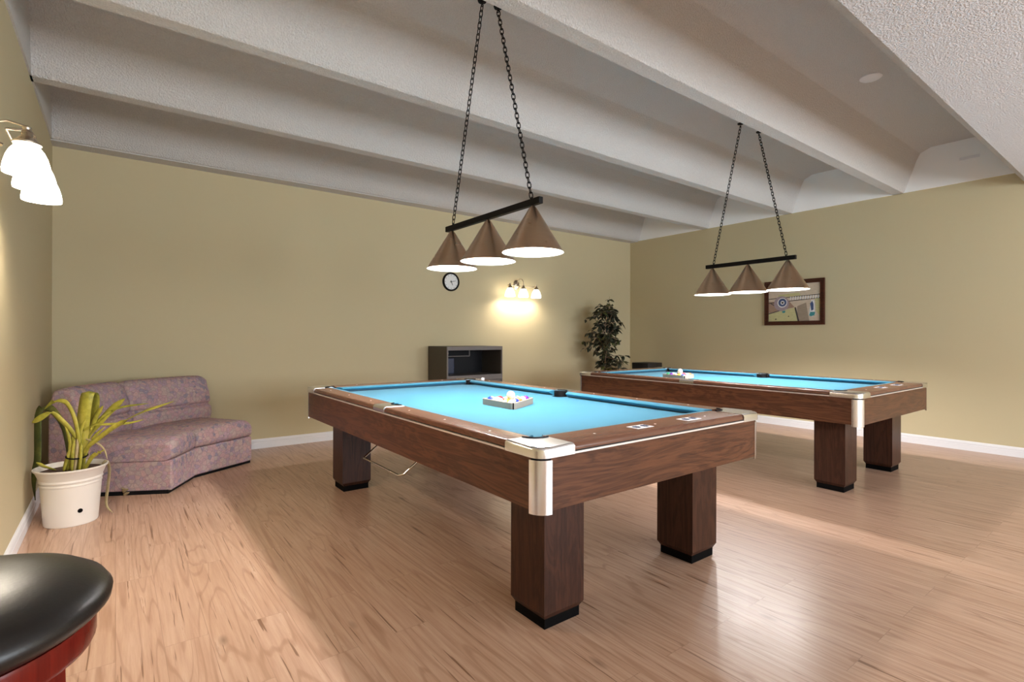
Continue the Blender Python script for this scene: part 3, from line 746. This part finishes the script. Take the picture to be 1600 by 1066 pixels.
b = B(); box(b, -hw + .022, hw - .022, -hd + .003, -hd + .019, .06, .65); dr = obj('drawer', b, 'cabgrey', T)
b = B(); tube(b, [(-.08, -hd + .003, .56), (-.08, -hd - .022, .56), (.08, -hd - .022, .56), (.08, -hd + .003, .56)], .006, 8); obj('handle', b, 'chrome', dr, 50)
b = B()
for a_, c_ in (((-.27, .10, 1.03), (-.27, .10, .955)), ((-.27, .10, .955), (.12, .10, .955)), ((.12, .10, .955), (.12, .10, 1.03))): tube(b, [a_, c_], .009, 8)
obj('inner_rail', b, 'cabgrey', T, 50)
M['bluedark'] = mat('blue_grey_board', (.035, .04, .075), .35)
b = B(); box(b, -hw + .03, -.08, .16, .20, .718, .93, bev=.01); o = obj('storage_box', b, 'bluedark', None); o.location = T.location
tag(o, 'dark blue-grey box standing inside the open grey cabinet', 'box')

# black box in the corner, behind the far table
b = B(); box(b, -.18, .18, -.16, .16, .02, .81, bev=.008)
T = thing('speaker_box', 'low black box in the far corner beside the ficus', 'box', (6.80, 5.34, 0))
obj('cabinet', b, 'boxblack', T, 40)
b = B()
for sx in (-1, 1):
    for sy in (-1, 1): lathe(b, [(0, 0), (.018, 0), (.018, .021), (0, .021)], 10, (sx * .15, sy * .12))
obj('feet', b, 'black', T)
b = B(); box(b, -.155, .155, -.166, -.159, .06, .74); obj('grille', b, 'black', T)

# ------------------------------------------------------------ ficus
T = thing('potted_ficus', 'dark leafy artificial ficus tree in the far corner by the black box', 'plant', (6.14, 5.64, 0))
b = B(); lathe(b, [(0, 0), (.13, 0), (.15, .10), (.17, .26), (.18, .28), (.165, .28), (.15, .24), (0, .24)], 28); obj('pot', b, 'boxblack', T, 40)
b = B(); lathe(b, [(0, .24), (.1505, .24), (.1505, .236)], 24); obj('soil', b, 'soil', T)
rnd = random.Random(11)
b = B(); tips = []
for k in range(3):
    a_ = k * 2.1; pts = []; 
    for i in range(9):
        z = .22 + i * .168; rr = .018 + .012 * math.sin(i * 1.1 + k * 2)
        pts.append((rr * math.cos(a_ + i * .8) + (i / 8) ** 2 * .05 * math.cos(a_), rr * math.sin(a_ + i * .8) + (i / 8) ** 2 * .05 * math.sin(a_), z))
    tube(b, pts, [.013 - .0009 * i for i in range(9)], 7)
    tips.append(pts)
branches = []
for k in range(75):
    tr = tips[k % 3]; st = Vector(tr[rnd.randint(3, 8)])
    a_ = rnd.uniform(0, 2 * PI); el = rnd.uniform(-.1, 1.1); ln = rnd.uniform(.20, .46) * (1.0 if st.z < 1.1 else .8)
    d = Vector((math.cos(a_) * math.cos(el), math.sin(a_) * math.cos(el), math.sin(el)))
    pts = [st + d * ln * q + Vector((0, 0, -.10 * q * q)) for q in (0, .3, .65, 1)]
    if max(abs(q.x) for q in pts) > .46 or max(q.y for q in pts) > .42: continue
    tube(b, pts, [.006, .005, .004, .002], 5); branches.append(pts)
pts = [Vector(tips[0][8]) + Vector((.02 * q, 0, .20 * q)) for q in (0, .35, .7, 1.5)]; tube(b, pts, [.006, .005, .004, .002], 5); branches.append(pts)
obj('trunk', b, 'bark', T, 60)
b = B()
def leaf_blade(b, base, d, ln, w, droop, mi=0):
    d = d.normalized(); s_ = d.cross(Vector((0, 0, 1)))
    if s_.length < .05: s_ = Vector((1, 0, 0))
    s_.normalize(); s_ = Matrix.Rotation(rnd.uniform(-.9, .9), 3, d) @ s_
    L_, R_, Cn = [], [], []
    for i, (q, ww) in enumerate(((0, .05), (.25, .8), (.5, 1), (.75, .7), (1, .03))):
        p_ = base + d * ln * q + Vector((0, 0, -droop * ln * q * q)); nn = s_.cross(d)
        L_.append(b.verts.new(p_ + s_ * w * ww + nn * w * ww * .3)); R_.append(b.verts.new(p_ - s_ * w * ww + nn * w * ww * .3)); Cn.append(b.verts.new(p_))
    for i in range(4):
        for X, Y in ((L_, Cn), (Cn, R_)):
            f = b.faces.new((X[i], X[i + 1], Y[i + 1], Y[i])); f.material_index = mi
for pts in branches:
    for k in range(13):
        q = rnd.uniform(.1, 1.0) * 3; i = min(int(q), 2); base = pts[i].lerp(pts[i + 1], q - i)
        a_ = rnd.uniform(0, 2 * PI); d = Vector((math.cos(a_), math.sin(a_), rnd.uniform(-.9, .35))) + (pts[3] - pts[0]).normalized() * .5
        mi = 1 if (rnd.random() < .10 or (base.z < .75 and rnd.random() < .4)) else 0
        if (base.z < 1.0 and base.x > .34) or base.x + d.x * .09 > .75 or base.y + d.y * .09 > .5: continue
        leaf_blade(b, base, d, rnd.uniform(.07, .115), rnd.uniform(.016, .025), rnd.uniform(.1, .6), mi)
o = obj('foliage', b, ['ficus', 'leafd'], T, 60)
md = o.modifiers.new('thick', 'SOLIDIFY'); md.thickness = .0012

# ------------------------------------------------------------ curved sofa in the left corner
T = thing('curved_sofa', 'armless curved two-seat sofa in mauve floral fabric in the left corner', 'sofa', (0, 0, 0))
fB, fC, fD = Vector((.343, 4.790)), Vector((.548, 5.180)), Vector((1.040, 5.490))
def nrm(p_, q): d = (q - p_).normalized(); return Vector((-d.y, d.x))
n1, n2 = nrm(fB, fC), nrm(fC, fD); bis = (n1 + n2).normalized(); bis /= bis.dot(n1)
org = (fB + fC + fD) / 3; T.location = (org.x, org.y, 0)
def node(k, d, z):
    p_ = {0: fB + n1 * d * (1.16 if d > 0 else 1), 1: fC + bis * d * (1.08 if d > 0 else 1), 2: fD + n2 * d}[k] - org
    return Vector((p_.x, p_.y, z))
def seg(k0, k1, loop, steps=8, e0=0.0, e1=0.0, puff=0.0):
    """closed (d, z) loop swept from node k0 to k1, ends pulled in by e0/e1 metres"""
    out = []
    for i in range(steps + 1):
        q = i / steps; row = []
        for d, z in loop:
            a_, c_ = node(k0, d, z), node(k1, d, z); L_ = (c_ - a_).length
            tt = (e0 + (L_ - e0 - e1) * q) / L_
            row.append(a_.lerp(c_, tt))
        if puff and i in (0, steps):
            m_ = sum(row, Vector()) / len(row); row = [m_ + (r_ - m_) * (1 - puff) for r_ in row]
        out.append(row)
    return out
def rloop(d0, d1, z0, z1, r, n=4):
    pts = []
    for cx_, cz_, a0 in ((d0 + r, z0 + r, 180), (d1 - r, z0 + r, 270), (d1 - r, z1 - r, 0), (d0 + r, z1 - r, 90)):
        for k in range(n + 1):
            a_ = R(a0 + 90 * k / n); pts.append((cx_ + r * math.cos(a_), cz_ + r * math.sin(a_)))
    return pts
def sub(o, lv=1):
    md = o.modifiers.new('soft', 'BEVEL'); md.width = .012; md.segments = 2; md.limit_method = 'ANGLE'; md.angle_limit = R(50)
b = B(); rows = seg(0, 1, [(.02, 0), (.72, 0), (.72, .03), (.02, .03)], 1); rows += seg(1, 2, [(.02, 0), (.72, 0), (.72, .03), (.02, .03)], 1)[1:]; sweep(b, rows); obj('plinth', b, 'black', T)
lp = [(.0, .024), (.74, .024), (.74, .255), (.0, .255)]
b = B(); rows = seg(0, 1, lp, 3); rows += seg(1, 2, lp, 3)[1:]; sweep(b, rows); o = obj('base', b, 'floral', T, 40); sub(o)
def cushion_rows(k0, k1, e0, e1, top):
    rows = []
    N = 12
    for i in range(N + 1):
        q = i / N; bulge = (1 - (2 * q - 1) ** 6); edge = .030 * (1 - bulge)
        lo = rloop(-.012 + edge * .5, .585, .253, .395 + top * bulge - edge * .6, .05)
        rows.append((q, lo))
    out = []
    for q, lo in rows:
        row = []
        for d, z in lo:
            a_, c_ = node(k0, d, z), node(k1, d, z); L_ = (c_ - a_).length
            crown = .02 * math.sin(PI * min(1, max(0, d / .585))) if z > .33 else 0
            v = a_.lerp(c_, (e0 + (L_ - e0 - e1) * q) / L_); v.z += crown; row.append(v)
        out.append(row)
    return out
for k0, k1, e0, e1 in ((0, 1, -.006, .002), (1, 2, .002, -.006)):
    b = B(); sweep(b, cushion_rows(k0, k1, e0, e1, .028)); o = obj('seat_cushion', b, 'floral', T, 50); sub(o)
def back_rows(k0, k1, e0, e1):
    out = []; N = 14
    for i in range(N + 1):
        q = i / N; en = (0 if 0.08 < q < .92 else 1); sh = .022 * (abs(2 * q - 1) ** 10)
        K = .085; lo = [(.60 + sh, .40), (.585 + sh, .46), (.590 + sh, .525), (.634 + sh, .552), (.604 + sh, .578), (.618 + sh, .66), (.645 + sh, .745 - sh), (.685, .805 - sh), (.735, .828 - sh), (.785, .815 - sh), (.82 - sh, .765 - sh), (.835 - sh, .60), (.835 - sh, .24), (.70, .24), (.66, .30)]
        row = []
        for d, z in lo:
            a_, c_ = node(k0, d - K, z), node(k1, d - K, z); L_ = (c_ - a_).length
            row.append(a_.lerp(c_, (e0 + (L_ - e0 - e1) * q) / L_))
        out.append(row)
    return out
for k0, k1, e0, e1 in ((0, 1, 0, .003), (1, 2, .003, 0)):
    b = B(); sweep(b, back_rows(k0, k1, e0, e1)); o = obj('backrest', b, 'floral', T, 50); sub(o)
# pale leaf scrap at the sofa's foot
b = B(); rnd = random.Random(4)
leaf_blade(b, Vector((0, 0, .028)), Vector((.3, -.5, .8)), .08, .020, .3); leaf_blade(b, Vector((0, 0, .006)), Vector((.4, -.4, .5)), .07, .014, .2); leaf_blade(b, Vector((.01, -.01, .05)), Vector((-.4, -.1, .8)), .06, .018, .6)
o = obj('dry_leaf_scrap', b, 'leafp', None, 60); o.location = (.045, 4.905, .0); md = o.modifiers.new('thick', 'SOLIDIFY'); md.thickness = .001
tag(o, 'curled pale dry leaf on the floor at the foot of the sofa', 'leaf')

# ------------------------------------------------------------ planter with strap leaves
PX, PY = -.232, 4.46
T = thing('potted_plant', 'white plastic planter with yellowing strap leaves in front of the sofa', 'plant', (PX, PY, 0))
b = B()
prof_p = [(0, .004), (.128, .004), (.136, 0), (.140, .006), (.150, .15), (.158, .255), (.161, .258), (.161, .266), (.158, .270), (.160, .280), (.165, .284), (.165, .292), (.163, .298), (.180, .345), (.192, .358), (.193, .366), (.186, .368), (.176, .352), (.158, .30), (.15, .29), (0, .29)]
lathe(b, prof_p, 48); pot = obj('pot', b, 'pot', T, 28)
b = B(); lathe(b, [(0, .335), (.06, .340), (.12, .338), (.171, .336), (.165, .32), (0, .315)], 32); obj('soil', b, 'soil', T, 60)
ang = math.atan2(-4.46 + .0, .232) + .30
b = B(); v = lathe(b, [(0, .002), (.014, .002), (.014, -.004), (0, -.004)], 14); xf(b, v, Matrix.Translation((.1455 * math.cos(ang), .1455 * math.sin(ang), .098)) @ Matrix.Rotation(ang, 4, 'Z') @ Matrix.Rotation(R(90), 4, 'Y')); obj('drain_plug', b, 'toe', pot)
LV = {
'wide': ([(-0.188, 4.422, 0.345), (-0.186, 4.42, 0.498), (-0.182, 4.418, 0.597), (-0.17, 4.39, 0.743), (-0.156, 4.39, 0.835), (-0.138, 4.421, 0.853), (-0.117, 4.443, 0.827), (-0.115, 4.454, 0.742), (-0.13, 4.453, 0.631)], .043, 'leaf'),
'archL': ([(-0.198, 4.405, 0.345), (-0.195, 4.39, 0.504), (-0.204, 4.383, 0.615), (-0.225, 4.387, 0.715), (-0.26, 4.413, 0.788), (-0.304, 4.46, 0.802), (-0.339, 4.499, 0.777), (-0.371, 4.536, 0.737)], .014, 'leaf'),
'left': ([(-0.205, 4.409, 0.546), (-0.234, 4.407, 0.604), (-0.276, 4.413, 0.667), (-0.325, 4.426, 0.721), (-0.366, 4.432, 0.706), (-0.425, 4.477, 0.663)], .019, 'leaf'),
'droop': ([(-0.24, 4.524, 0.345), (-0.28, 4.617, 0.59), (-0.346, 4.706, 0.71), (-0.395, 4.761, 0.731), (-0.415, 4.753, 0.677), (-0.413, 4.702, 0.559), (-0.410, 4.672, 0.462), (-0.412, 4.665, 0.377), (-0.425, 4.665, 0.313), (-0.430, 4.665, 0.224), (-0.425, 4.665, 0.124)], .024, 'leafd'),
'upR': ([(-0.176, 4.438, 0.45), (-0.151, 4.444, 0.557), (-0.098, 4.416, 0.633), (-0.036, 4.382, 0.716), (0.008, 4.348, 0.764), (0.046, 4.319, 0.8)], .022, 'leaf'),
'longR': ([(-0.169, 4.37, 0.45), (-0.138, 4.321, 0.509), (-0.078, 4.262, 0.571), (0.008, 4.172, 0.65), (0.136, 4.05, 0.734), (0.229, 3.979, 0.775), (0.29, 3.932, 0.804)], .014, 'leaf'),
'thinR': ([(-0.167, 4.406, 0.597), (-0.114, 4.366, 0.633), (-0.044, 4.312, 0.639), (0.061, 4.257, 0.643), (0.143, 4.208, 0.665)], .008, 'leaf'),
'thinR2': ([(-0.151, 4.444, 0.579), (-0.089, 4.409, 0.661), (-0.027, 4.375, 0.716), (0.044, 4.333, 0.745), (0.17, 4.25, 0.766)], .008, 'leaf'),
's1': ([(-0.257, 4.449, 0.34), (-0.241, 4.425, 0.461), (-0.244, 4.414, 0.55), (-0.264, 4.416, 0.639)], .012, 'leaf'),
's2': ([(-0.228, 4.39, 0.34), (-0.226, 4.388, 0.454), (-0.218, 4.395, 0.539)], .012, 'leaf'),
's3': ([(-0.272, 4.436, 0.34), (-0.254, 4.41, 0.422), (-0.237, 4.397, 0.487)], .011, 'leaf'),
's4': ([(-0.19, 4.36, 0.34), (-0.183, 4.355, 0.454), (-0.182, 4.367, 0.528)], .011, 'leaf'),
's5': ([(-0.165, 4.366, 0.34), (-0.125, 4.311, 0.433), (-0.086, 4.269, 0.468), (-0.058, 4.248, 0.484)], .012, 'leaf'),
's6': ([(-0.156, 4.36, 0.548), (-0.095, 4.288, 0.525), (-0.06, 4.249, 0.484), (-0.046, 4.238, 0.425)], .005, 'leafp'),
's7': ([(-0.315, 4.519, 0.335), (-0.346, 4.492, 0.359), (-0.378, 4.491, 0.38), (-0.407, 4.501, 0.404)], .016, 'leaf'),
's8': ([(-0.168, 4.444, 0.547), (-0.133, 4.417, 0.614), (-0.102, 4.394, 0.697), (-0.069, 4.369, 0.756)], .016, 'leaf'),
's9': ([(-0.245, 4.46, 0.34), (-0.222, 4.43, 0.47), (-0.226, 4.42, 0.60)], .013, 'leaf'),
's10': ([(-0.21, 4.44, 0.34), (-0.196, 4.42, 0.46), (-0.186, 4.41, 0.60), (-0.15, 4.39, 0.70)], .013, 'leaf'),
's11': ([(-0.18, 4.41, 0.34), (-0.162, 4.39, 0.44), (-0.12, 4.36, 0.55), (-0.06, 4.33, 0.62)], .011, 'leaf'),
's12': ([(-0.215, 4.375, 0.34), (-0.205, 4.372, 0.45), (-0.20, 4.378, 0.55)], .010, 'leafp'),
'pale': ([(-0.075, 4.49, 0.350), (-0.048, 4.503, 0.369), (-0.034, 4.512, 0.30), (-0.040, 4.520, 0.20), (-0.050, 4.525, 0.06), (-0.015, 4.45, 0.014)], .010, 'leafp'),
}
def catmull(p_, n=5):
    q = [Vector(x) for x in p_]; out = []
    for i in range(len(q) - 1):
        a_, b_, c_, d_ = q[max(i - 1, 0)], q[i], q[i + 1], q[min(i + 2, len(q) - 1)]
        for k in range(n):
            s_ = k / n; out.append(.5 * ((2 * b_) + (c_ - a_) * s_ + (2 * a_ - 5 * b_ + 4 * c_ - d_) * s_ ** 2 + (3 * b_ - a_ - 3 * c_ + d_) * s_ ** 3))
    return out + [q[-1]]
for k, (pts, w, mt) in LV.items():
    pts = [Vector(x) - Vector((PX, PY, 0)) for x in catmull(pts)]; N = len(pts); b = B(); rows = []
    side = Vector((.80, -.60, 0))
    for i, p_ in enumerate(pts):
        d = (pts[min(i + 1, N - 1)] - pts[max(i - 1, 0)]).normalized()
        s_ = side - d * side.dot(d)
        if s_.length < .45: s_ = s_ + (Vector((.6, .8, 0)) - d * Vector((.6, .8, 0)).dot(d)) * .5 + (Vector((0, 0, 1)) - d * d.z) * .7
        s_.normalize(); nn = d.cross(s_); q = i / (N - 1)
        ww = w * min(1, .62 + q * 1.6) * (1 if q < .72 else max(.12, 1 - ((q - .72) / .28) ** (1.6 if k not in ('wide', 'left') else 4)))
        rows.append([b.verts.new(p_ + s_ * ww + nn * ww * .25), b.verts.new(p_), b.verts.new(p_ - s_ * ww + nn * ww * .25)])
    for r0_, r1_ in zip(rows[:-1], rows[1:]):
        for j in (0, 1): b.faces.new((r0_[j], r0_[j + 1], r1_[j + 1], r1_[j]))
    o = obj('leaf', b, mt, T, 60); md = o.modifiers.new('thick', 'SOLIDIFY'); md.thickness = .003
b = B(); tube(b, [(.03 + .055 * math.cos(q), -.055 + .045 * math.sin(q), .437 + .012 * math.sin(q)) for q in [2 * PI * i / 20 for i in range(20)]], .0045, 6, closed=True); obj('tie', b, 'black', T, 60)

# ------------------------------------------------------------ bar stool, lower left
SXc, SYc, SR, SZ = -.222, 1.175, .215, .832
T = thing('bar_stool', 'round black vinyl bar stool with cherry wood base by the left wall', 'stool', (SXc, SYc, 0))
b = B(); lathe(b, [(0, SZ), (.05, SZ - .001), (.11, SZ - .006), (.155, SZ - .014), (.187, SZ - .025), (.210, SZ - .040), (.219, SZ - .054), (.217, SZ - .066), (.206, SZ - .078), (.190, SZ - .088), (0, SZ - .088)], 64); obj('seat', b, 'vinyl', T, 60)
b = B(); lathe(b, [(.150, SZ - .088), (.194, SZ - .088), (.196, SZ - .094), (.196, SZ - .126), (.193, SZ - .133), (.150, SZ - .133)], 48, closed=True); obj('apron', b, 'cherry', T, 40)
for k in range(4):
    a_ = R(45 + 90 * k + 5); b = B(); c_, s_ = math.cos(a_), math.sin(a_)
    def Q(r_, z, w): 
        return [Vector((c_ * (r_ + i * w) - s_ * j * w, s_ * (r_ + i * w) + c_ * j * w, z)) for i, j in ((-1, -1), (1, -1), (1, 1), (-1, 1))]
    sweep(b, [Q(.195, 0, .019), Q(.165, SZ - .09, .023)]); obj('leg', b, 'cherry', T)
    b = B(); a2 = a_ + R(90); z = .22 if k % 2 else .30; rr = .185
    tube(b, [(rr * math.cos(a_), rr * math.sin(a_), z), (rr * math.cos(a2), rr * math.sin(a2), z)], .011, 8); obj('stretcher', b, 'cherry', T, 50)
